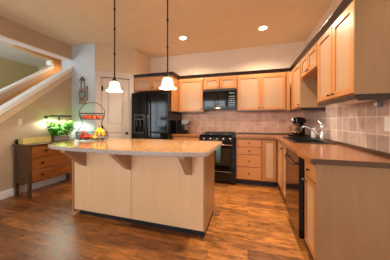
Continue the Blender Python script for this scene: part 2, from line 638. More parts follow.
kn.lathe([(0.028, 0), (0.028, 0.006), (0.010, 0.010), (0.010, 0.03), (0.024, 0.036), (0.028, 0.048), (0.020, 0.058), (0.0, 0.060)], (x1 - 0.05, 0.012, 0.93), 16, rotm)
kn.build('door_knob', do)
hg = mb('knob')
for z in (0.25, 1.05, 1.86):
    hg.box(x0 - .004, x0 + .03, 0.004, 0.0115, z - .045, z + .045)
    hg.tube([(x0 + .001, 0.004, z - .05), (x0 + .001, 0.004, z + .05)], 0.006)
hg.build('hinge', do)

# tiled backsplash
b = mb('tile_back').box(-1.495, XW - 0.011, YW - 0.010, YW - 0.0005, ZC + 0.001, ZU + 0.02)
struct(b.build('trim_8'), 'pinkish stone tile backsplash behind the stove', 'backsplash')
b = mb('tile_right').box(XW - 0.010, XW - 0.0005, 1.40, YW - 0.001, ZC + 0.001, 1.90)
struct(b.build('trim_9'), 'pinkish stone tile backsplash behind the sink', 'backsplash')


# ------------------------------------------------------------------ cabinets
def knob_mesh():
    k = mb('knob')
    k.lathe([(0.008, 0), (0.005, 0.004), (0.005, 0.010), (0.011, 0.015), (0.012, 0.019), (0.008, 0.023), (0, 0.024)], (0, 0, 0), 12, rotm)
    return k


KNOB = None


def add_knob(parent, x, z, name='knob'):
    global KNOB
    if KNOB is None:
        KNOB = knob_mesh().build(name, parent)
        KNOB.location = (x, 0, z)
        return KNOB
    o = KNOB.copy()
    o.name = name
    COL.objects.link(o)
    o.parent = parent
    o.location = (x, 0, z)
    return o


def cab_door(parent, x0, x1, z0, z1, knob=None, fw=0.052, t=0.02):
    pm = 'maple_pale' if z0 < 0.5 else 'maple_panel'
    f = mb('maple')
    f.box(x0, x0 + fw, 0, t, z0, z1, 0.002).box(x1 - fw, x1, 0, t, z0, z1, 0.002)
    f.box(x0 + fw, x1 - fw, 0, t, z0, z0 + fw, 0.002).box(x0 + fw, x1 - fw, 0, t, z1 - fw, z1, 0.002)
    d_ = f.build('door', parent)
    mb(pm).box(x0 + fw - .004, x1 - fw + .004, 0.010, 0.0165, z0 + fw - .004, z1 - fw + .004).build('panel', d_)
    if knob:
        add_knob(d_, *knob)
    return d_


def cab_drawer(parent, x0, x1, z0, z1, knob=True):
    d_ = mb('maple_h').box(x0, x1, 0, 0.02, z0, z1, 0.003).build('drawer', parent)
    if knob:
        add_knob(d_, (x0 + x1) / 2, (z0 + z1) / 2)
    return d_


def cab_body(parent, w, depth, z0, z1, rail=True, end=None):
    """closed box with a face frame; local x 0..w, y 0.02..depth"""
    bd = mb('maple')
    bd.box(0, w, 0.021, depth, z0, z1)
    bd.build('body', parent)
    if rail:
        mb('dark_trim').box(0, w, 0.006, 0.030, z0 - 0.022, z0 - 0.0005).build('light_rail', parent)


# ---- back uppers, local x = world X
UD = YW - YU - 0.002
bk = []


def back_upper(x0, x1, z0, label, ndoor, group=None, knobside='r'):
    e = empty('wall_cabinet', (x0, YU, 0), 0, label, 'wall cabinet', group)
    w = x1 - x0 - 0.002
    cab_body(e, w, UD, z0, ZT, rail=(z0 < 1.6))
    zb, zt_ = z0 + 0.018, ZT - 0.03
    if ndoor == 1:
        cab_door(e, 0.02, w - 0.02, zb, zt_, (w - 0.045 if knobside == 'r' else 0.045, zb + 0.035))
    else:
        m_ = w / 2
        cab_door(e, 0.02, m_ - 0.008, zb, zt_, (m_ - 0.034, zb + 0.035))
        cab_door(e, m_ + 0.008, w - 0.02, zb, zt_, (m_ + 0.034, zb + 0.035))
    return e


back_upper(-1.472, -0.905, ZU, 'maple single door wall cabinet between fridge and microwave', 1)
back_upper(-0.905, -0.215, 1.845, 'short maple two door wall cabinet directly above the microwave', 2)
back_upper(-0.215, 0.700, ZU, 'wide maple two door wall cabinet right of the microwave', 2)
# deep cabinet above the fridge with its side panel
YFC = 3.36
e = empty('wall_cabinet', (-2.365, YFC, 0), 0, 'deep maple two door cabinet above the black refrigerator', 'wall cabinet')
w = 0.89
mb('maple').box(0, w, 0.021, YW - YFC - 0.002, 1.83, ZT).build('body', e)
cab_door(e, 0.02, w / 2 - 0.008, 1.85, ZT - 0.03, (w / 2 - 0.034, 1.885))
cab_door(e, w / 2 + 0.008, w - 0.02, 1.85, ZT - 0.03, (w / 2 + 0.034, 1.885))
mb('maple').box(w - 0.019, w, 0.021, YW - YFC - 0.014, ZU, 1.8295).build('side_panel', e)


# ---- right uppers: local x runs towards the camera (world -Y), local y -> +X
def right_upper(y_far, y_near, z0, label, doors, near_panel=False, rail=True):
    e = empty('wall_cabinet', (XU, y_far, 0), -PI / 2, label, 'wall cabinet')
    w = y_far - y_near - 0.002
    dp = XW - XU - 0.012
    mb('maple').box(0, w - (0.007 if near_panel else 0), 0.021, dp, z0, ZT).build('body', e)
    if rail:
        mb('dark_trim').box(0, w, 0.006, 0.030, z0 - 0.036, z0 - 0.0005).box(w - 0.024, w, 0.031, dp, z0 - 0.046, z0 - 0.0005).build('light_rail', e)
    if near_panel:
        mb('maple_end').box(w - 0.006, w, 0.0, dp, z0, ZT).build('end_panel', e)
    zb, zt_ = z0 + 0.012, ZT - 0.03
    for (a, c, k) in doors:
        cab_door(e, a * w, c * w - (0.008 if near_panel and c > .97 else 0), zb, zt_, (k * w, zb + 0.035))
    return e


right_upper(YU - 0.001, 3.03, ZU, 'tall maple corner wall cabinet with one door above the stand mixer', [(0.33, 0.97, 0.90)], near_panel=True)
right_upper(3.029, 2.358, 1.812, 'short maple two door wall cabinet above the sink', [(0.03, 0.49, 0.45), (0.51, 0.97, 0.55)], rail=False)
right_upper(2.357, 1.606, ZU, 'large maple two door wall cabinet nearest the camera at right', [(0.02, 0.492, 0.44), (0.508, 0.995, 0.56)], near_panel=True)
e = empty('wall_cabinet_filler', (0.701, YU + 0.001, 0), 0, 'narrow maple filler strip in the corner between the wall cabinets', 'filler strip')
mb('maple').box(0, XU - 0.702, 0.0, 0.06, ZU, ZT).build('strip', e)

# crown moulding, one continuous dark strip: profile swept along the fronts
cz = [(0.0, ZT - 0.012), (0.0, ZT + 0.0), (-0.001, ZT + 0.001)]


def crown_run(b, p0, p1, nrm):
    """a sloped strip between p0 and p1 (2D), leaning out along nrm"""
    z0, z1 = ZT + 0.001, ZT + 0.066
    prof = [(0.0, z0), (0.008, z0), (0.012, z0 + 0.014), (0.034, z1 - 0.014), (0.040, z1 - 0.010), (0.040, z1), (0.0, z1)]
    return prof


def sweep(b, path, nrms, prof):
    rings = []
    for p, n in zip(path, nrms):
        rings.append([b.bm.verts.new((p[0] + n[0] * q[0], p[1] + n[1] * q[0], q[1])) for q in prof])
    fs = []
    k = len(prof)
    for i in range(len(rings) - 1):
        for j in range(k):
            fs.append(b.bm.faces.new((rings[i][j], rings[i][(j + 1) % k], rings[i + 1][(j + 1) % k], rings[i + 1][j])))
    fs.append(b.bm.faces.new(rings[0]))
    fs.append(b.bm.faces.new(list(reversed(rings[-1]))))
    b._mark(fs)


b = mb('dark_trim')
path = [(-2.366, YFC + 0.03), (-1.474, YFC + 0.03), (-1.474, YU + 0.03), (XU + 0.03, YU + 0.03), (XU + 0.03, 1.606), (XW - 0.012, 1.606)]
nr = [(0, -1), (1, -1), (1, -1), (-1, -1), (-1, -1), (0, -1)]
sweep(b, path, nr, crown_run(None, 0, 0, 0))
tag(b.build('crown_moulding'), 'dark brown crown moulding along the tops of the wall cabinets', 'moulding')

# ---- base cabinets
BD = YW - YF - 0.002


def base_body(e, w, dp, panel_end=None):
    mb('maple').box(0, w, 0.021, dp, 0.105, ZC - 0.042).build('body', e)
    mb('toe').box(0, w, 0.085, dp, 0.0, 0.1045).build('toe_kick', e)


e = empty('base_cabinet', (-0.213, YF, 0), 0, 'maple base cabinet with four stacked drawers right of the stove', 'base cabinet')
w = 0.452
base_body(e, w, BD)
zz = [0.118, 0.325, 0.535, 0.685, 0.855]
zz = [0.118, 0.345, 0.575, 0.715, 0.858]
for i in range(4):
    cab_drawer(e, 0.02, w - 0.012, zz[i] + 0.005, zz[i + 1] - 0.005)
e = empty('base_cabinet', (0.241, YF, 0), 0, 'narrow maple base cabinet with one door in the corner by the drawers', 'base cabinet')
w = 0.247
base_body(e, w, BD)
cab_door(e, 0.015, w - 0.012, 0.125, 0.855, None)
e = empty('base_cabinet', (-1.495, YF, 0), 0, 'maple base cabinet under the coffee maker left of the stove', 'base cabinet')
w = 0.588
base_body(e, w, BD)
cab_drawer(e, 0.02, w - 0.02, 0.72, 0.855)
cab_door(e, 0.02, w / 2 - 0.006, 0.125, 0.71, (w / 2 - 0.03, 0.67))
cab_door(e, w / 2 + 0.006, w - 0.02, 0.125, 0.71, (w / 2 + 0.03, 0.67))

RD = XW - XF - 0.002
# sink base
e = empty('base_cabinet', (XF, YF + 0.018, 0), -PI / 2, 'maple sink base cabinet with tall doors beyond the dishwasher', 'base cabinet')
w = YF + 0.018 - 2.482
mb('maple').box(0, w, 0.021, 0.05, 0.105, ZC - 0.042).box(0, w, 0.051, RD, 0.105, 0.62).build('body', e)
mb('toe').box(0, w, 0.055, RD, 0.0, 0.1045).build('toe_kick', e)
cab_door(e, 0.06, w / 2 - 0.006 + 0.02, 0.125, 0.855, (w / 2 - 0.015, 0.78))
cab_door(e, w / 2 + 0.006 + 0.02, w - 0.015, 0.125, 0.855, (w / 2 + 0.055, 0.78))
# near cabinet with end panel
e = empty('base_cabinet', (XF, 1.853, 0), -PI / 2, 'maple base cabinet ending the sink run nearest the camera, plain side panel', 'base cabinet')
w = 1.853 - 1.562
mb('maple').box(0, w - 0.008, 0.021, RD, 0.105, ZC - 0.042).build('body', e)
mb('toe').box(0, w - 0.008, 0.055, RD, 0.0, 0.1045).build('toe_kick', e)
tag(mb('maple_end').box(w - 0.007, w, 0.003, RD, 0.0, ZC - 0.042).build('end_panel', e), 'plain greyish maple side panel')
cab_drawer(e, 0.012, w - 0.010, 0.722, 0.855)
cab_door(e, 0.012, w - 0.010, 0.125, 0.712, (0.04, 0.665), fw=0.045)

# ---- worktops
Z0, Z1 = ZC - 0.040, ZC
XC = 0.449
YC = 3.405
SX0, SX1, SY0, SY1 = 0.575, 1.000, 2.56, 3.36   # sink hole
b = mb('laminate')
b.box(-0.212, XC, YC, YW - 0.012, Z0, Z1)
b.box(XC, XW - 0.012, SY1, YW - 0.012, Z0, Z1)
b.box(XC, SX0, SY0, SY1, Z0, Z1).box(SX1, XW - 0.012, SY0, SY1, Z0, Z1)
b.box(XC, XW - 0.012, YE + 0.004, SY0, Z0, Z1)
b.mat(M['laminate_edge']).box(XC, XW - 0.012, YE, YE + 0.0039, Z0, Z1)  # dark brown strip paints the shade on the worktop's end face
e = b.build('countertop')
tag(e, 'copper brown laminate worktop running from the stove round the corner past the sink', 'countertop')
mb('laminate_edge').box(XW - 0.030, XW - 0.0115, YE, YW - 0.03, Z1 + 0.0005, Z1 + 0.026, 0.003).box(-0.212, XW - 0.031, YW - 0.030, YW - 0.0115, Z1 + 0.0005, Z1 + 0.026, 0.003).build('backsplash_lip', e)
b = mb('laminate').box(-1.495, -0.908, YC, YW - 0.012, Z0, Z1, 0.004)
tag(b.build('countertop'), 'short copper brown worktop between fridge and stove', 'countertop')

# ---- sink
e = empty('kitchen_sink', ((SX0 + SX1) / 2, (SY0 + SY1) / 2, ZC), 0, 'black double bowl drop-in sink in the right worktop', 'sink')
hx, hy_ = (SX1 - SX0) / 2, (SY1 - SY0) / 2
rim = mb('sink')
o_ = 0.018
rim.box(-hx - o_, -hx + 0.03, -hy_ - o_, hy_ + o_, 0.001, 0.011, 0.003).box(hx - 0.055, hx + o_, -hy_ - o_, hy_ + o_, 0.001, 0.011, 0.003)
rim.box(-hx + 0.03, hx - 0.055, -hy_ - o_, -hy_ + 0.03, 0.001, 0.011, 0.003).box(-hx + 0.03, hx - 0.055, hy_ - 0.03, hy_ + o_, 0.001, 0.011, 0.003)
rim.box(-hx + 0.03, hx - 0.055, -0.02, 0.02, 0.001, 0.009, 0.003)
rim.build('rim', e)
for (ya, yb) in ((-hy_ + 0.02, -0.012), (0.012, hy_ - 0.02)):
    bo = mb('sink')
    xa, xb, t = -hx + 0.02, hx - 0.045, 0.008
    bo.box(xa, xa + t, ya, yb, -0.19, 0.0).box(xb - t, xb, ya, yb, -0.19, 0.0)
    bo.box(xa + t, xb - t, ya, ya + t, -0.19, 0.0).box(xa + t, xb - t, yb - t, yb, -0.19, 0.0).box(xa, xb, ya, yb, -0.2, -0.19)
    bo2 = bo.build('bowl', e)
    mb('steel').lathe([(0.04, 0), (0.04, 0.004), (0.02, 0.002), (0, 0.002)], ((xa + xb) / 2, (ya + yb) / 2, -0.1898), 16).build('drain', bo2)

# ---- faucet
e = empty('kitchen_faucet', (0.985, 2.90, ZC + 0.012), 0, 'chrome single lever faucet behind the sink', 'faucet')
mb('chrome').box(-0.025, 0.025, -0.12, 0.12, 0, 0.008, 0.003).build('deck_plate', e)
mb('chrome').lathe([(0.028, 0), (0.028, 0.02), (0.024, 0.03), (0.024, 0.15), (0.027, 0.16), (0.027, 0.20), (0.018, 0.22), (0, 0.224)], (0, 0, 0.0085), 18).build('body', e)
pts = [(-0.012, 0.0, 0.045), (-0.05, 0.01, 0.085), (-0.10, 0.02, 0.13), (-0.15, 0.03, 0.168), (-0.19, 0.038, 0.188), (-0.222, 0.043, 0.178), (-0.235, 0.045, 0.15)]
mb('chrome').tube(pts, 0.012, 10, radii=[0.016, 0.015, 0.014, 0.014, 0.014, 0.016, 0.017]).build('spout', e)
mb('chrome').tube([(0, 0, 0.222), (-0.015, 0.005, 0.245), (-0.045, 0.02, 0.275)], 0.008, 8, radii=[0.012, 0.008, 0.009]).build('lever', e)
# soap bottle
e = empty('soap_dispenser', (0.99, 3.24, ZC + 0.012), 0, 'white soap bottle with pump behind the far sink bowl', 'soap bottle')
mb('soap').lathe([(0.030, 0), (0.036, 0.006), (0.036, 0.12), (0.028, 0.140), (0.014, 0.150), (0.014, 0.160), (0, 0.160)], (0, 0, 0), 18).build('bottle', e)
mb('steel').tube([(0, 0, 0.161), (0, 0, 0.190), (-0.02, 0, 0.197), (-0.045, 0, 0.187)], 0.005).lathe([(0.015, 0.161), (0.015, 0.170), (0, 0.171)], (0, 0, 0), 12).build('pump', e)

# ------------------------------------------------------------------ dishwasher
XD = 0.452
e = empty('dishwasher', (XD, 2.479, 0), -PI / 2, 'polished black dishwasher standing proud of the right base run', 'dishwasher')
w = 0.622
mb('black').box(0.002, w, 0.045, RD - 0.02 + (XF - XD), 0.105, ZC - 0.042).build('body', e)
mb('toe').box(0.002, w, 0.088, RD - 0.02, 0.0, 0.1045).build('toe_kick', e)
dd = mb('black').box(0.004, w - 0.002, 0.001, 0.044, 0.115, ZC - 0.044, 0.003).build('door', e)
tag(mb('dw_face').box(0.012, w - 0.012, -0.0015, 0.0008, 0.125, 0.775).build('face', dd), 'reflective brownish front face')
tag(mb('black_gloss').box(0.012, w - 0.012, -0.0015, 0.0008, 0.785, ZC - 0.05).build('control_strip', dd))
mb('black').tube([(0.06, 0.0, 0.80), (0.09, -0.022, 0.775), (0.2, -0.03, 0.755), (0.31, -0.032, 0.75), (0.42, -0.03, 0.755), (0.53, -0.022, 0.775), (0.56, 0.0, 0.80)], 0.006).build('handle', dd)
# small magnet on the side edge
mb('steel').lathe([(0.009, 0), (0.009, 0.006), (0, 0.008)], (w + 0.0, 0.03, 0.665), 12, Matrix.Rotation(PI / 2, 3, 'Y')).build('latch', e)

# ------------------------------------------------------------------ stove
SX = -0.905
SW = 0.688
e = empty('gas_stove', (SX, 3.385, 0), 0, 'black gas stove with cast iron grates and oven below', 'stove')
sd = YW - 3.385 - 0.014
mb('black').box(0.003, SW, 0.05, sd, 0.03, 0.89).build('body', e)
for fx in (0.04, SW - 0.04):
    for fy in (0.1, sd - 0.06):
        mb('black_matte').lathe([(0.018, 0), (0.018, 0.03), (0, 0.03)], (fx, fy, 0), 10).build('foot', e)
mb('black').box(0.001, SW + 0.0005, 0.025, sd, 0.891, 0.925, 0.006).build('cooktop', e)
for i in range(2):
    gx0 = 0.03 + i * (SW - 0.06) / 2 + 0.004
    gx1 = gx0 + (SW - 0.06) / 2 - 0.008
    g = mb('black_matte')
    ya, yb = 0.085, sd - 0.05
    zt_ = 0.953
    g.box(gx0, gx1, ya, ya + 0.012, zt_ - 0.014, zt_).box(gx0, gx1, yb - 0.012, yb, zt_ - 0.014, zt_)
    g.box(gx0, gx0 + 0.012, ya + .012, yb - .012, zt_ - 0.014, zt_).box(gx1 - 0.012, gx1, ya + .012, yb - .012, zt_ - 0.014, zt_)
    g.box(gx0 + .012, gx1 - .012, (ya + yb) / 2 - .006, (ya + yb) / 2 + .006, zt_ - 0.014, zt_)
    xm = (gx0 + gx1) / 2
    g.box(xm - .006, xm + .006, ya + .012, yb - .012, zt_ - 0.012, zt_ + 0.002)
    for q in (0.25, 0.75):
        yq = ya + (yb - ya) * q
        g.box(gx0 + .012, xm - .04, yq - .005, yq + .005, zt_ - 0.012, zt_ + 0.004).box(xm + .04, gx1 - .012, yq - .005, yq + .005, zt_ - 0.012, zt_ + 0.004)
    for cx in (gx0 + .006, gx1 - .006):
        for cy in (ya + .006, yb - .006):
            g.box(cx - .006, cx + .006, cy - .006, cy + .006, 0.9255, zt_ - 0.014)
    g.build('grate', e)
    for q in (0.25, 0.75):
        yq = ya + (yb - ya) * q
        bu = mb('steel').lathe([(0.048, 0), (0.045, 0.006), (0.03, 0.007)], (xm, yq, 0.9255), 18)
        bu.mat(M['black_matte']).lathe([(0.034, 0.0071), (0.034, 0.014), (0, 0.016)], (xm, yq, 0.9255), 18)
        bu.build('burner', e)
mb('black').prism([(0.049, 0.80), (0.0, 0.80), (-0.002, 0.81), (0.024, 0.8895), (0.049, 0.8895)], 'x', 0.003, SW).build('control_panel', e)
rk = Matrix.Rotation(PI / 2 - 0.30, 3, 'X')
for i in range(5):
    kx = 0.09 + i * (SW - 0.18) / 4
    k = mb('steel').lathe([(0.021, 0), (0.021, 0.006), (0.017, 0.010), (0.015, 0.026), (0, 0.028)], (kx, 0.0095, 0.848), 16, rk)
    k.build('control_knob', e)
od = mb('black').box(0.004, SW - 0.001, 0.004, 0.048, 0.265, 0.79, 0.004).build('oven_door', e)
mb('black_gloss').box(0.09, SW - 0.09, 0.001, 0.0038, 0.36, 0.68).build('window', od)
hb = mb('steel').tube([(0.05, -0.035, 0.745), (SW - 0.05, -0.035, 0.745)], 0.011, 10)
hb.box(0.06, 0.08, -0.03, 0.0035, 0.738, 0.752).box(SW - 0.08, SW - 0.06, -0.03, 0.0035, 0.738, 0.752)
hb.build('handle', od)
dr = mb('black').box(0.004, SW - 0.001, 0.004, 0.048, 0.055, 0.255, 0.004).build('storage_drawer', e)
mb('steel').box(0.08, SW - 0.08, -0.008, 0.0035, 0.236, 0.246, 0.002).build('drawer_pull', dr)
# towel on the oven handle
tw = mb('teal')
tx0, tx1 = SX + 0.335, SX + 0.42
sec = [(-0.0145, 0.46), (-0.0145, 0.745), (-0.020, 0.757), (-0.030, 0.762), (-0.042, 0.760), (-0.0515, 0.747), (-0.0535, 0.42), (-0.0595, 0.42), (-0.0575, 0.75), (-0.045, 0.767), (-0.030, 0.769), (-0.016, 0.764), (-0.0085, 0.747), (-0.0085, 0.46)]
n_ = 9
rings = []
for i in range(n_):
    t_ = i / (n_ - 1)
    x_ = tx0 + (tx1 - tx0) * t_
    wv = 0.003 * math.sin(t_ * PI * 4)
    rings.append([tw.bm.verts.new((x_, 3.385 + q[0] + (wv if q[0] < -0.05 else 0), q[1])) for q in sec])
fs = []
for i in range(n_ - 1):
    for j in range(len(sec)):
        j2 = (j + 1) % len(sec)
        fs.append(tw.bm.faces.new((rings[i][j], rings[i][j2], rings[i + 1][j2], rings[i + 1][j])))
fs.append(tw.bm.faces.new(rings[0]))
fs.append(tw.bm.faces.new(rings[-1]))
tw._mark(fs, True)
tag(tw.build('kitchen_towel'), 'teal towel hanging over the oven door handle', 'towel')

# ------------------------------------------------------------------ microwave
YM = 3.67
e = empty('microwave', (SX + 0.003, YM, 0), 0, 'black over-the-range microwave mounted under the short cabinet', 'microwave')
mw = 0.684
mb('black').box(0, mw, 0.03, YW - YM - 0.014, 1.425, 1.842).build('body', e)
mb('black_matte').box(0.0, mw, 0.004, 0.029, 1.80, 1.842, 0.003).build('vent_grille', e)
md = mb('black').box(0, mw * 0.74, 0.0, 0.029, 1.44, 1.797, 0.004).build('door', e)
tag(mb('black_gloss').box(0.04, mw * 0.66, -0.0025, -0.0002, 1.49, 1.755).build('window', md), 'glossy dark grey glass window')
mb('black').tube([(mw * 0.71, -0.001, 1.48), (mw * 0.71, -0.028, 1.50), (mw * 0.71, -0.032, 1.62), (mw * 0.71, -0.028, 1.74), (mw * 0.71, -0.001, 1.76)], 0.009).build('handle', md)
cp = mb('black').box(mw * 0.745, mw, 0.0, 0.029, 1.44, 1.797, 0.004).build('control_panel', e)
mb('display').box(mw * 0.79, mw * 0.95, -0.0015, -0.0002, 1.735, 1.765).build('display', cp)
for r_ in range(5):
    for c_ in range(3):
        mb('gunmetal').box(mw * (0.79 + c_ * 0.058), mw * (0.79 + c_ * 0.058) + 0.026, -0.0015, -0.0002, 1.50 + r_ * 0.043, 1.52 + r_ * 0.043).build('button', cp)
mb('black_matte').box(0.0, mw, 0.004, 0.029, 1.424, 1.438).build('bottom_lip', e)

# ------------------------------------------------------------------ refrigerator
FX0, FX1, FY = -2.325, -1.502, 3.235
FH = 1.765
e = empty('refrigerator', (FX0, FY, 0), 0, 'glossy black side by side refrigerator with water dispenser', 'refrigerator')
fw_ = FX1 - FX0
mb('black').box(0, fw_, 0.085, YW - FY - 0.02, 0.02, FH - 0.01, 0.006).build('body', e)
mb('black_matte').box(0.01, fw_ - 0.01, 0.05, 0.084, 0.0, 0.075).build('kick_grille', e)
split = 0.375
d1 = mb('black')
# freezer door with a hole for the dispenser
d1.box(0.002, split - 0.003, 0, 0.08, 0.085, 0.93).box(0.002, split - 0.003, 0, 0.08, 1.33, FH)
d1.box(0.002, 0.055, 0, 0.08, 0.93, 1.33).box(split - 0.075, split - 0.003, 0, 0.08, 0.93, 1.33)
d1.box(0.055, split - 0.075, 0.06, 0.08, 0.93, 1.33)
f1 = tag(d1.build('door', e), 'narrow left freezer door with dispenser')
dsp = mb('frame_grey').box(0.060, split - 0.08, -0.004, 0.01, 1.215, 1.322, 0.003)
dsp.mat(M['black_gloss']).box(0.075, split - 0.095, -0.006, -0.0041, 1.235, 1.305)
dsp.mat(M['frame_grey']).box(0.060, split - 0.08, -0.004, 0.05, 0.935, 0.955, 0.003)
dsp.box(0.060, 0.070, -0.004, 0.05, 0.955, 1.215).box(split - 0.09, split - 0.08, -0.004, 0.05, 0.955, 1.215)
dsp.mat(M['black_matte']).box(0.10, 0.14, 0.01, 0.03, 1.08, 1.2145).box(0.18, 0.22, 0.01, 0.03, 1.08, 1.2145)
tag(dsp.build('dispenser', f1), 'grey framed ice and water dispenser')
d2 = mb('black').box(split + 0.003, fw_ - 0.002, 0, 0.08, 0.085, FH, 0.01)
f2 = d2.build('door', e)
for (hx_, par) in ((split - 0.038, f1), (split + 0.040, f2)):
    h_ = mb('black').tube([(hx_, 0.0, 0.55), (hx_, -0.045, 0.60), (hx_, -0.052, 1.1), (hx_, -0.045, 1.60), (hx_, 0.0, 1.66)], 0.015, 10)
    h_.build('handle', par)

# ------------------------------------------------------------------ coffee maker
e = empty('coffee_maker', (-1.355, 3.70, ZC + 0.0008), 0, 'black drip coffee maker with glass carafe beside the fridge', 'coffee maker')
mb('black').box(-0.09, 0.13, -0.10, 0.10, 0, 0.03, 0.006).build('base', e)
mb('black').box(-0.09, 0.0, -0.10, 0.10, 0.0305, 0.29, 0.01).build('water_tank', e)
mb('gunmetal').prism([(0.001, 0.20), (0.115, 0.20), (0.14, 0.225), (0.14, 0.28), (0.12, 0.295), (0.001, 0.295)], 'y', -0.09, 0.09, 0.004).build('brew_head', e)
cf = mb('glass').lathe([(0.045, 0.001), (0.055, 0.02), (0.056, 0.07), (0.045, 0.11), (0.038, 0.125), (0.034, 0.125), (0.041, 0.108), (0.052, 0.07), (0.051, 0.022), (0.0, 0.006)], (0.065, 0, 0.031), 20).build('carafe', e)
mb('coffee').lathe([(0.0, 0.008), (0.049, 0.022), (0.0505, 0.055), (0, 0.055)], (0.065, 0, 0.031), 20).build('coffee', cf)
mb('steel').lathe([(0.040, 0.112), (0.050, 0.112), (0.050, 0.124), (0.043, 0.126), (0.04, 0.126), (0.040, 0.112)], (0.065, 0, 0.0335), 20, cap=False).build('band', cf)
mb('black').tube([(0.118, -0.0, 0.14), (0.155, -0.02, 0.135), (0.155, -0.02, 0.07), (0.125, 0.0, 0.06)], 0.007).build('carafe_handle', cf)

# ------------------------------------------------------------------ stand mixer (in the corner)
e = empty('stand_mixer', (0.865, 3.62, ZC + 0.0008), R(220), 'black stand mixer with steel bowl in the worktop corner', 'mixer')
# local +x = front of the mixer
mb('black').box(-0.13, 0.15, -0.085, 0.085, 0, 0.032, 0.012).build('base', e)
mb('black').prism([(-0.13, 0.033), (-0.035, 0.033), (-0.055, 0.12), (-0.045, 0.22), (-0.125, 0.22), (-0.12, 0.12)], 'y', -0.045, 0.045, 0.012).build('column', e)
hd = mb('black')
rx = Matrix.Rotation(PI / 2, 3, 'Y')
hd.lathe([(0.0, -0.165), (0.045, -0.155), (0.062, -0.12), (0.064, -0.03), (0.060, 0.08), (0.052, 0.13), (0.040, 0.15), (0.0, 0.155)], (0.0, 0, 0.282), 20, rx)
hdo = hd.build('motor_head', e)
mb('steel').lathe([(0.0, 0.1555), (0.034, 0.1555), (0.034, 0.165), (0, 0.168)], (0.0, 0, 0.282), 16, rx).build('hub_cap', hdo)
mb('steel').lathe([(0.054, 0.10), (0.0585, 0.10), (0.0575, 0.115), (0.052, 0.115), (0.054, 0.10)], (0.0, 0, 0.282), 24, rx, cap=False).build('trim_band', hdo)
mb('steel').lathe([(0.045, 0.0), (0.05, 0.012), (0.075, 0.03), (0.095, 0.08), (0.103, 0.15), (0.106, 0.152), (0.103, 0.154), (0.098, 0.15), (0.09, 0.08), (0.0, 0.03)], (0.058, 0, 0.033), 24).build('bowl', e)
mb('steel').tube([(0.06, 0, 0.222), (0.06, 0, 0.17), (0.085, 0, 0.13), (0.06, 0, 0.09), (0.035, 0, 0.13), (0.06, 0, 0.17)], 0.005).build('beater', e)

# ------------------------------------------------------------------ island
IX0, IX1, IY0, IY1 = -2.150, -0.415, 1.765, 2.31
e = empty('kitchen_island', (IX0, IY0, 0), 0, 'maple kitchen island cabinet with flat panels and three corbels', 'island')
wI, dI = IX1 - IX0, IY1 - IY0
mb('island').box(0.010, wI - 0.010, 0.013, dI, 0.079, 0.868).build('body', e)
mb('toe').box(0.07, wI - 0.012, 0.055, dI - 0.01, 0.0, 0.0785).build('toe_kick', e)
fp = [(0.040, 0.873), (0.878, wI - 0.014)]
for i, (a, c) in enumerate(fp):
    mb('island').box(a, c, 0.001, 0.012, 0.080, 0.868, 0.0012).build('front_panel', e)
tag(mb('maple').box(0.0, 0.036, -0.003, 0.012, 0.04, 0.868, 0.002).build('corner_trim', e), 'upright strip at the left corner')
mb('maple_panel').box(wI - 0.009, wI, 0.0, dI, 0.070, 0.868, 0.001).build('end_panel', e)
mb('maple').box(0.0, 0.009, 0.013, dI, 0.04, 0.868, 0.001).build('end_panel', e)
for xr, rc in ((-1.918, 0.27), (-1.270, 0.275), (-0.550, 0.225)):
    b_ = mb('maple_panel')  # darker maple than the front panels, painting in the corbels' shading
    zt_, zb_ = 0.868, 0.635
    b_.prism([(0.0, zt_), (-rc, zt_), (-rc, zt_ - 0.020), (-rc + 0.03, zt_ - 0.036), (-0.03, zb_ + 0.015), (0.0, zb_)], 'x', xr - IX0 - 0.068, xr - IX0, 0.003)
    b_.build('corbel', e)

# curved slab
front = [(-2.285, 1.575), (-2.20, 1.535), (-2.05, 1.500), (-1.80, 1.470), (-1.50, 1.455), (-1.20, 1.455), (-0.95, 1.475), (-0.70, 1.510), (-0.50, 1.548), (-0.395, 1.572), (-0.368, 1.582), (-0.352, 1.605)]
rest = [(-0.338, 2.02), (-0.332, 2.44), (-0.345, 2.462), (-0.6, 2.465), (-1.45, 2.465), (-1.85, 2.430), (-2.15, 2.365), (-2.40, 2.27), (-2.50, 2.17), (-2.505, 2.10), (-2.44, 1.93), (-2.36, 1.76), (-2.305, 1.62)]
b = mb('granite').prism(front + rest, 'z', 0.869, 0.914, 0.007)
sl = b.build('island_countertop')
sl.data.materials.append(M['granite_edge'])
for p in sl.data.polygons:
    if p.normal.z < 0.5:
        p.material_index = 1
tag(sl, 'speckled granite island top with bowed front edge', 'countertop')

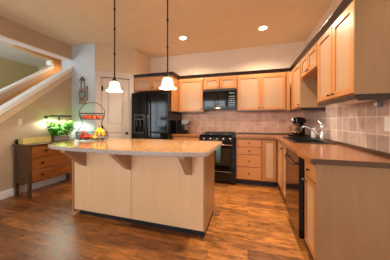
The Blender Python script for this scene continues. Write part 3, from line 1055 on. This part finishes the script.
# ------------------------------------------------------------------ pendants
def pendant(x, y, zb, label):
    e = empty('pendant_lamp', (x, y, zb), 0, label, 'pendant lamp', 'pendants over the island')
    rip = lambda a, z: 0.045 * math.cos(a * 8) * max(0, 1 - z / 0.05)
    s = MB().mat(M['shade'])
    s.lathe([(0.097, 0.0), (0.086, 0.010), (0.072, 0.026), (0.064, 0.050), (0.062, 0.080), (0.054, 0.106), (0.036, 0.120), (0.024, 0.124), (0.024, 0.120), (0.034, 0.116), (0.050, 0.103), (0.058, 0.080), (0.060, 0.050), (0.068, 0.026), (0.082, 0.010), (0.094, 0.0)], (0, 0, 0), 48, None, (1, 1), True, rip, cap=False)
    s.build('shade', e)
    mb('bronze').lathe([(0.030, 0.1245), (0.032, 0.135), (0.018, 0.15), (0.012, 0.175), (0.006, 0.18)], (0, 0, 0), 16).build('socket_cap', e)
    top = H - zb - 0.001
    r_ = mb('bronze').tube([(0, 0, 0.1805), (0, 0, top - 0.025)], 0.0078, 8)
    for q in (0.47, 0.78, 1.03):
        r_.lathe([(0.0078, -0.016), (0.013, -0.012), (0.013, 0.012), (0.0078, 0.016)], (0, 0, q), 10)
    r_.build('rod', e)
    mb('bronze').lathe([(0.012, top - 0.03), (0.055, top - 0.018), (0.065, top - 0.001), (0, top - 0.001)], (0, 0, 0), 20).build('canopy', e)
    point_light('pendant_bulb', (x, y, zb - 0.02), 15, (1.0, 0.84, 0.62), 0.05)


pendant(-1.605, 1.89, 1.566, 'frosted bell pendant at left hanging before the pantry door')
pendant(-0.880, 1.89, 1.566, 'frosted bell pendant at right hanging before the refrigerator')

# ceiling cans
for i, (x, y) in enumerate(CANS):
    lab = ['round recessed ceiling light at left above the fridge side', 'round recessed ceiling light at right before the corner cabinets', 'added unseen ceiling light above the aisle between island and sink run'][i]
    e = empty('recessed_light', (x, y, H - 0.0005), 0, lab, 'ceiling light', 'recessed ceiling lights')
    mb('white').lathe([(0.062, -0.004), (0.066, -0.007), (0.083, -0.004), (0.085, 0.0), (0.062, 0.0), (0.062, -0.004)], (0, 0, 0), 28, cap=False).build('trim_ring', e)
    MB().mat(M['can']).lathe([(0.0, -0.0035), (0.0615, -0.0035), (0.0615, -0.0005), (0, -0.0005)], (0, 0, 0), 28).build('lens', e)
    spot_light('recessed_bulb', (x, y, H - 0.02), CAN_POWER * (1.2, 1.25, 1.5)[i])
spot_light('stair_fill', (-4.15, 3.4, H - 0.03), STAIR_POWER, (1.0, 0.7, 0.4), R(165))  # added warm light for the stairwell, its source is unseen

# ------------------------------------------------------------------ dresser
DX, DY = -3.200, 1.930
e = empty('oak_dresser', (DX, DY, 0), PI / 2, 'antique oak dresser with drawers against the sloping stair wall', 'dresser')
dw, dd_ = 0.90, 0.345
zb_ = 0.215
for lx in (0.0, dw - 0.045):
    for ly in (0.012, dd_ - 0.045):
        mb('oak_dark').prism([(lx + 0.006, 0), (lx + 0.039, 0), (lx + 0.045, zb_), (lx + 0.045, 0.80), (lx, 0.80), (lx, zb_)], 'y', ly, ly + 0.045).build('leg', e)
c_ = mb('oak_dark')
for lx in (0.006, dw - 0.018):
    c_.box(lx, lx + 0.012, 0.058, dd_ - 0.046, zb_, 0.80)
    sx_ = lx - 0.004 if lx < 0.1 else lx + 0.008
    c_.box(sx_, sx_ + 0.008, 0.058, dd_ - 0.046, zb_, zb_ + 0.05).box(sx_, sx_ + 0.008, 0.058, dd_ - 0.046, 0.74, 0.80).box(sx_, sx_ + 0.008, 0.058, dd_ - 0.046, 0.36, 0.40)
c_.box(0.046, dw - 0.046, dd_ - 0.02, dd_ - 0.008, zb_, 0.80)
c_.build('case', e)
fr = mb('oak')
fr.box(0.046, dw - 0.046, 0.022, 0.05, zb_, zb_ + 0.022).box(0.046, dw - 0.046, 0.022, 0.05, 0.785, 0.80)
fr.box(0.046, dw - 0.046, 0.022, 0.05, 0.408, 0.42).box(0.046, dw - 0.046, 0.022, 0.05, 0.612, 0.624).box(dw / 2 - 0.01, dw / 2 + 0.01, 0.022, 0.05, 0.624, 0.785)
fr.build('front_rails', e)
mb('oak_dark').box(-0.022, dw + 0.022, -0.018, dd_ + 0.008, 0.801, 0.826, 0.005).build('top', e)
rows = [(zb_ + 0.024, 0.406), (0.422, 0.610)]
for (za, zb2) in rows:
    q = mb('oak_x').box(0.048, dw - 0.048, 0.014, 0.30, za, zb2, 0.004).build('drawer', e)
    for kx in (0.19, dw - 0.19):
        mb('knob').lathe([(0.012, 0), (0.007, 0.006), (0.018, 0.018), (0.018, 0.026), (0, 0.032)], (kx, 0.0138, (za + zb2) / 2), 14, rotm).build('knob', q)
for (xa, xb) in ((0.048, dw / 2 - 0.012), (dw / 2 + 0.012, dw - 0.048)):
    q = mb('oak_x').box(xa, xb, 0.014, 0.30, 0.626, 0.783, 0.004).build('drawer', e)
    mb('knob').lathe([(0.012, 0), (0.007, 0.006), (0.018, 0.018), (0.018, 0.026), (0, 0.032)], ((xa + xb) / 2, 0.0138, 0.705), 14, rotm).build('knob', q)
ZD = 0.8265
# yellow wooden box on the dresser
bx = mb('box_wood')
bl, bw, bh = 0.42, 0.10, 0.088
t = 0.008
bx.box(0, bl, 0, t, 0, bh).box(0, bl, bw - t, bw, 0, bh).box(0, t, t, bw - t, 0, bh).box(bl - t, bl, t, bw - t, 0, bh).box(t, bl - t, t, bw - t, 0, t)
tag(bx.build('wooden_tray_box', loc=(-3.385, 1.955, ZD), rotz=PI / 2), 'long shallow yellow wooden box lying on the left of the dresser', 'wooden box')
# dark little jar behind it
jr = empty('small_jar', (-3.53, 1.965, ZD), 0, 'small dark lidded jar behind the yellow box', 'jar')
mb('black').lathe([(0.022, 0), (0.026, 0.01), (0.026, 0.05), (0.018, 0.058), (0, 0.058)], (0, 0, 0), 14).build('jar_body', jr)
mb('oak_dark').lathe([(0.020, 0.0585), (0.022, 0.062), (0.022, 0.072), (0, 0.075)], (0, 0, 0), 14).build('lid', jr)

# ------------------------------------------------------------------ indoor herb garden with lamp
GX, GY = -3.375, 2.545
e = empty('herb_garden', (GX, GY, ZD), R(70), 'lit countertop herb garden with bushy green leaves on the dresser', 'plant')
mb('pot').prism([(-0.105, 0), (0.105, 0), (0.125, 0.02), (0.12, 0.072), (0.10, 0.085), (-0.10, 0.085), (-0.12, 0.072), (-0.125, 0.02)], 'y', -0.065, 0.065, 0.006).build('planter', e)
mb('black').box(-0.012, 0.012, 0.072, 0.092, 0.0, 0.455).build('lamp_post', e)
lh = mb('black').box(-0.155, 0.155, -0.06, 0.095, 0.456, 0.468).box(-0.155, 0.155, -0.06, -0.056, 0.446, 0.456).box(-0.155, 0.155, 0.093, 0.097, 0.446, 0.456).box(-0.159, -0.155, -0.06, 0.097, 0.446, 0.468).box(0.155, 0.159, -0.06, 0.097, 0.446, 0.468).build('lamp_hood', e)
MB().mat(M['grow']).box(-0.145, 0.145, -0.05, 0.085, 0.451, 0.4555).build('light_strip', lh)
fo = MB()
rnd = random.Random(4)
for i in range(620):
    fo.mat(M['leaf'] if rnd.random() < 0.85 else M['leaf_dark'])
    a = rnd.uniform(0, 2 * PI)
    rr = math.sqrt(rnd.random())
    zz_ = rnd.uniform(0, 1)
    sp = 0.6 + 0.5 * math.sin(min(1, zz_ * 1.3) * PI * 0.6)
    c0 = Vector((math.cos(a) * rr * 0.185 * sp, math.sin(a) * rr * 0.085 * sp, 0.105 + zz_ * 0.245))
    if c0.z > 0.36 and abs(c0.x) > 0.17:
        c0.z -= 0.08
    L_ = rnd.uniform(0.035, 0.065)
    wd = L_ * 0.36
    dirv = Vector((math.cos(a) * rnd.uniform(.4, 1), math.sin(a) * rnd.uniform(.4, 1), rnd.uniform(-0.5, 0.7))).normalized()
    side = dirv.cross(Vector((0, 0, 1))).normalized()
    side = (side + Vector((0, 0, rnd.uniform(-.5, .5)))).normalized()
    up = side.cross(dirv).normalized()
    pts = [c0, c0 + dirv * L_ * .3 + side * wd * .8 + up * .004, c0 + dirv * L_ * .65 + side * wd + up * .004, c0 + dirv * L_ - up * 0.006, c0 + dirv * L_ * .65 - side * wd + up * .004, c0 + dirv * L_ * .3 - side * wd * .8 + up * .004]
    vs2 = [fo.bm.verts.new(p) for p in pts]
    mid = fo.bm.verts.new(c0 + dirv * L_ * .5 - up * 0.004)
    fs = [fo.bm.faces.new((vs2[k], vs2[(k + 1) % 6], mid)) for k in range(6)]
    fo._mark(fs, True)
fo.build('leaves', e)
stm = mb('leaf_dark')
for i in range(9):
    x_ = -0.09 + 0.0225 * i
    stm.tube([(x_, 0, 0.086), (x_ * 1.1, rnd.uniform(-.03, .03), 0.2), (x_ * 1.5, rnd.uniform(-.05, .05), 0.32)], 0.0025, 6)
stm.build('stems', e)
# a long shoot with one round leaf that leans left
sh = mb('leaf_dark').tube([(-0.10, 0, 0.086), (-0.17, 0, 0.25), (-0.205, 0.0, 0.40)], 0.003, 6)
sh.lathe([(0, -0.004), (0.022, -0.002), (0.032, 0.0), (0.022, 0.006), (0, 0.008)], (-0.215, -0.004, 0.43), 12, Matrix.Rotation(R(65), 3, 'X') @ Matrix.Rotation(R(10), 3, 'Y'))
tag(sh.build('shoot', e), 'long shoot ending in a round dark green leaf')
area_light('herb_garden_light', (GX, GY, ZD + 0.448), (0, 0, R(70)), 0.29, 0.14, 10, (0.86, 1.0, 0.88), R(150))

# ------------------------------------------------------------------ two tier fruit basket
BX, BY = -2.135, 2.06
BR = R(24)
e = empty('fruit_basket', (BX, BY, 0.9145), BR, 'black wire two tier fruit basket on the island', 'fruit basket')


def ell(a_, b_, z, n=36):
    return [(a_ * math.cos(2 * PI * i / n), b_ * math.sin(2 * PI * i / n), z) for i in range(n)]


def tray(a0, b0, z0, a1, b1, z1, name):
    t_ = mb('wire')
    t_.tube(ell(a0, b0, z0), 0.003, 6, True)
    t_.tube(ell(a1, b1, z1), 0.0042, 6, True)
    t_.tube(ell((a0 * .4 + a1 * .6), (b0 * .4 + b1 * .6), z0 * .4 + z1 * .6), 0.0022, 6, True)
    for i in range(20):
        a = 2 * PI * i / 20
        t_.tube([(a0 * math.cos(a), b0 * math.sin(a), z0), (a1 * math.cos(a), b1 * math.sin(a), z1)], 0.002, 5)
    for i in range(-6, 7):
        x_ = a0 * i / 7
        yy = b0 * math.sqrt(max(0, 1 - (i / 7) ** 2))
        t_.tube([(x_, -yy, z0), (x_, yy, z0)], 0.002, 5)
    return t_.build(name, e)


tray(0.175, 0.115, 0.020, 0.212, 0.145, 0.115, 'lower_tray')
tray(0.135, 0.085, 0.300, 0.170, 0.110, 0.385, 'upper_tray')
for s in (-1, 1):
    f_ = mb('wire')
    f_.tube([(s * 0.19, 0, 0.004), (s * 0.212, 0, 0.06), (s * 0.212, 0, 0.115), (s * 0.165, 0, 0.17), (s * 0.130, 0, 0.22), (s * 0.132, 0, 0.27), (s * 0.165, 0, 0.34), (s * 0.170, 0, 0.385)], 0.0045, 8)
    for s2 in (-1, 1):
        f_.lathe([(0.0, 0.0), (0.008, 0.003), (0.008, 0.012), (0, 0.017)], (s * 0.12, s2 * 0.093, 0.0), 10)
    f_.build('side_frame', e)
mb('wire').tube([(0.170 * math.cos(PI * i / 20), 0, 0.385 + 0.155 * math.sin(PI * i / 20)) for i in range(21)], 0.0045, 8).build('handle', e)

cb, sb = math.cos(BR), math.sin(BR)


def bpos(x, y, z):
    return (BX + x * cb - y * sb, BY + x * sb + y * cb, 0.9145 + z)


def fruit_mesh(m, r, lemon=False, apple=False):
    f_ = MB().mat(M[m])
    if lemon:
        prof = [(0, -1.3), (0.15, -1.22), (0.5, -0.95), (0.88, -0.5), (1, 0), (0.88, .5), (0.5, .95), (0.15, 1.22), (0, 1.3)]
        f_.lathe([(a * r, c * r) for a, c in prof], (0, 0, 0), 16, Matrix.Rotation(PI / 2, 3, 'Y'))
    else:
        prof = []
        for i in range(13):
            a = -PI / 2 + PI * i / 12
            rr = math.cos(a)
            z = math.sin(a) * (0.92 if apple else 0.97)
            if apple and i > 9:
                z -= (i - 9) ** 2 * 0.025
            if apple and i < 6:
                rr *= 0.94
            prof.append((max(0, rr) * r if 0 < i < 12 else 0, z * r))
        f_.lathe(prof, (0, 0, 0), 18)
    return f_


def put_fruit(src, name, part_name, x, y, z, rz, label, cat, grp, cache={}):
    if src not in cache:
        e_ = empty(name, bpos(x, y, z), rz, label, cat, grp)
        if src == 'orange':
            fruit_mesh('orange', 0.0285).build('peel', e_)
            mb('leaf_dark').lathe([(0.004, 0), (0.003, 0.003), (0, 0.004)], (0, 0, 0.0272), 8).build('stem_button', e_)
        elif src == 'apple':
            fruit_mesh('apple', 0.036, apple=True).build('flesh', e_)
            mb('stem').tube([(0, 0, 0.024), (0.002, 0, 0.034), (0.005, 0, 0.042)], 0.0018, 6).build('stem', e_)
        else:
            fruit_mesh('lemon', 0.027, lemon=True).build('peel', e_)
        cache[src] = e_
        return e_
    s_ = cache[src]
    e_ = s_.copy()
    e_.name = name
    COL.objects.link(e_)
    e_.location = bpos(x, y, z)
    e_.rotation_euler = (0, 0, rz)
    e_['label'] = label
    e_['group'] = grp
    for ch in s_.children:
        c2 = ch.copy()
        COL.objects.link(c2)
        c2.parent = e_
    return e_


og = 'oranges in the upper tray'
zU = 0.303 + 0.029
up = [(-0.104, 0.0), (-0.073, -0.045), (-0.014, -0.054), (0.042, -0.052), (0.098, -0.020), (-0.045, 0.004), (0.014, 0.004), (-0.062, 0.056), (-0.002, 0.062), (0.060, 0.050)]
ul = 'round orange lying in the upper tray of the wire basket'
for i, (x, y) in enumerate(up):
    put_fruit('orange', 'orange', 'peel', x, y, zU + (0.004 if i in (5, 6) else 0), i, ul, 'orange', og)
zL = 0.022 + 0.036
ap = [(-0.135, -0.01), (-0.075, -0.062), (-0.068, 0.04), (-0.004, -0.072)]
for i, (x, y) in enumerate(ap):
    put_fruit('apple', 'apple', 'flesh', x, y, zL, i * 1.3, 'red apple lying at the left of the lower basket tray', 'apple', 'apples in the lower tray')
put_fruit('orange', 'orange', 'peel', -0.105, -0.012, zL + 0.052, 1.0, 'single orange sitting on the apples in the lower tray', 'orange', None)
lem = [(0.005, -0.008), (0.052, -0.055)]
for i, (x, y) in enumerate(lem):
    put_fruit('lemon', 'lemon', 'peel', x, y, 0.051, 0.5 + i, 'yellow lemon between apples and bananas in the lower tray', 'lemon', 'lemons in the lower tray')
e = empty('banana_bunch', bpos(0.105, 0.02, 0.03), BR, 'bunch of yellow bananas standing in the right of the lower tray', 'bananas')
for i in range(7):
    ph = R(i * 360 / 7 + 20)
    arc, rad = [], []
    for k in range(10):
        u = k / 9
        rr_ = 0.008 + 0.052 * math.sin(u * 1.9)
        arc.append((-0.012 + 1.0 * rr_ * math.cos(ph), 0.85 * rr_ * math.sin(ph), 0.150 - 0.128 * u))
        rad.append((0.005, 0.010, 0.0155, 0.018, 0.019, 0.019, 0.018, 0.016, 0.011, 0.004)[k])
    mb('banana').tube(arc, 0.015, 10, radii=rad).build('banana', e)
mb('stem').tube([(-0.012, 0, 0.145), (-0.013, 0, 0.16), (-0.016, 0, 0.175)], 0.008, 8).build('stem', e)

# ------------------------------------------------------------------ wall things
YG = 2.9285
e = empty('heart_plaque', (-3.255, YG, 0), 0, 'weathered board with a grey metal heart hanging on the daylight-grey wall', 'wall decoration')
mb('weathered').box(-0.10, 0.075, -0.018, -0.0005, 1.535, 1.865, 0.003).build('board', e)
mb('weathered').box(0.080, 0.118, -0.030, -0.0005, 1.60, 1.905, 0.003).build('side_post', e)
hp = []
for i in range(28):
    t_ = 2 * PI * i / 28
    hp.append((0.0052 * 16 * math.sin(t_) ** 3 - 0.012, 1.725 + 0.0066 * (13 * math.cos(t_) - 5 * math.cos(2 * t_) - 2 * math.cos(3 * t_) - math.cos(4 * t_))))
h1 = mb('heart_metal').prism(hp, 'y', -0.026, -0.0185, 0.002).build('heart', e)
mb('heart_dark').tube([(p[0], -0.027, p[1]) for p in hp], 0.006, 6, True).build('rim', h1)
mb('rope').tube([(-0.055, -0.012, 1.868), (-0.05, -0.012, 1.97), (-0.012, -0.012, 2.07), (0.03, -0.012, 1.97), (0.035, -0.012, 1.868)], 0.007, 6).build('rope', e)
mb('rope').prism([(-0.09, 2.02), (-0.012, 2.11), (0.066, 2.02), (0.05, 2.008), (-0.012, 2.07), (-0.074, 2.008)], 'y', -0.03, -0.0195, 0.002).build('hanger', e)


def plate(name, loc, rotz, label, kind):
    e_ = empty(name, loc, rotz, label, kind)
    mb('plate' if kind == 'switch' else 'door_white').box(-0.036, 0.036, -0.007, -0.0005, -0.057, 0.057, 0.003).build('cover_plate', e_)
    if kind == 'outlet':
        for z in (-0.022, 0.022):
            o2 = mb('plate').lathe([(0.0165, 0), (0.0165, 0.002), (0, 0.002)], (0, -0.0072, z), 16, rotm)
            o2.mat(M['slot']).box(-0.007, -0.005, -0.0098, -0.0092, z - .005, z + .006).box(0.005, 0.007, -0.0098, -0.0092, z - .005, z + .006)
            o2.build('socket', e_)
    else:
        mb('plate').box(-0.017, 0.017, -0.0105, -0.0072, -0.034, 0.034, 0.001).build('rocker', e_)
    return e_


plate('wall_outlet', (-3.5795, 2.03, 1.174), PI / 2, 'ivory outlet plate on the tan half wall above the dresser', 'outlet')
plate('light_switch', (XW - 0.0105, 1.815, 1.168), -PI / 2, 'ivory switch plate on the tiles at the right edge', 'switch')
# under cabinet light and plug box
e = empty('under_cabinet_light', (0.985, 1.98, ZU - 0.0005), 0, 'slim white light bar under the large right wall cabinet', 'light bar')
mb('plate').prism([(-0.045, 0), (0.045, 0), (0.035, -0.024), (-0.035, -0.024)], 'y', -0.30, 0.34, 0.003).build('housing', e)
mb('soap').box(-0.028, 0.028, -0.27, 0.31, -0.0275, -0.0245).build('diffuser', e)
e = empty('plug_strip', (XW - 0.0105, 1.90, 1.335), -PI / 2, 'small grey outlet box below the light bar', 'outlet box')
mb('gunmetal').box(-0.028, 0.028, -0.035, 0, -0.025, 0.030, 0.004).build('housing', e)
mb('plate').box(-0.018, 0.018, -0.038, -0.0353, -0.014, 0.018, 0.001).build('cover', e)
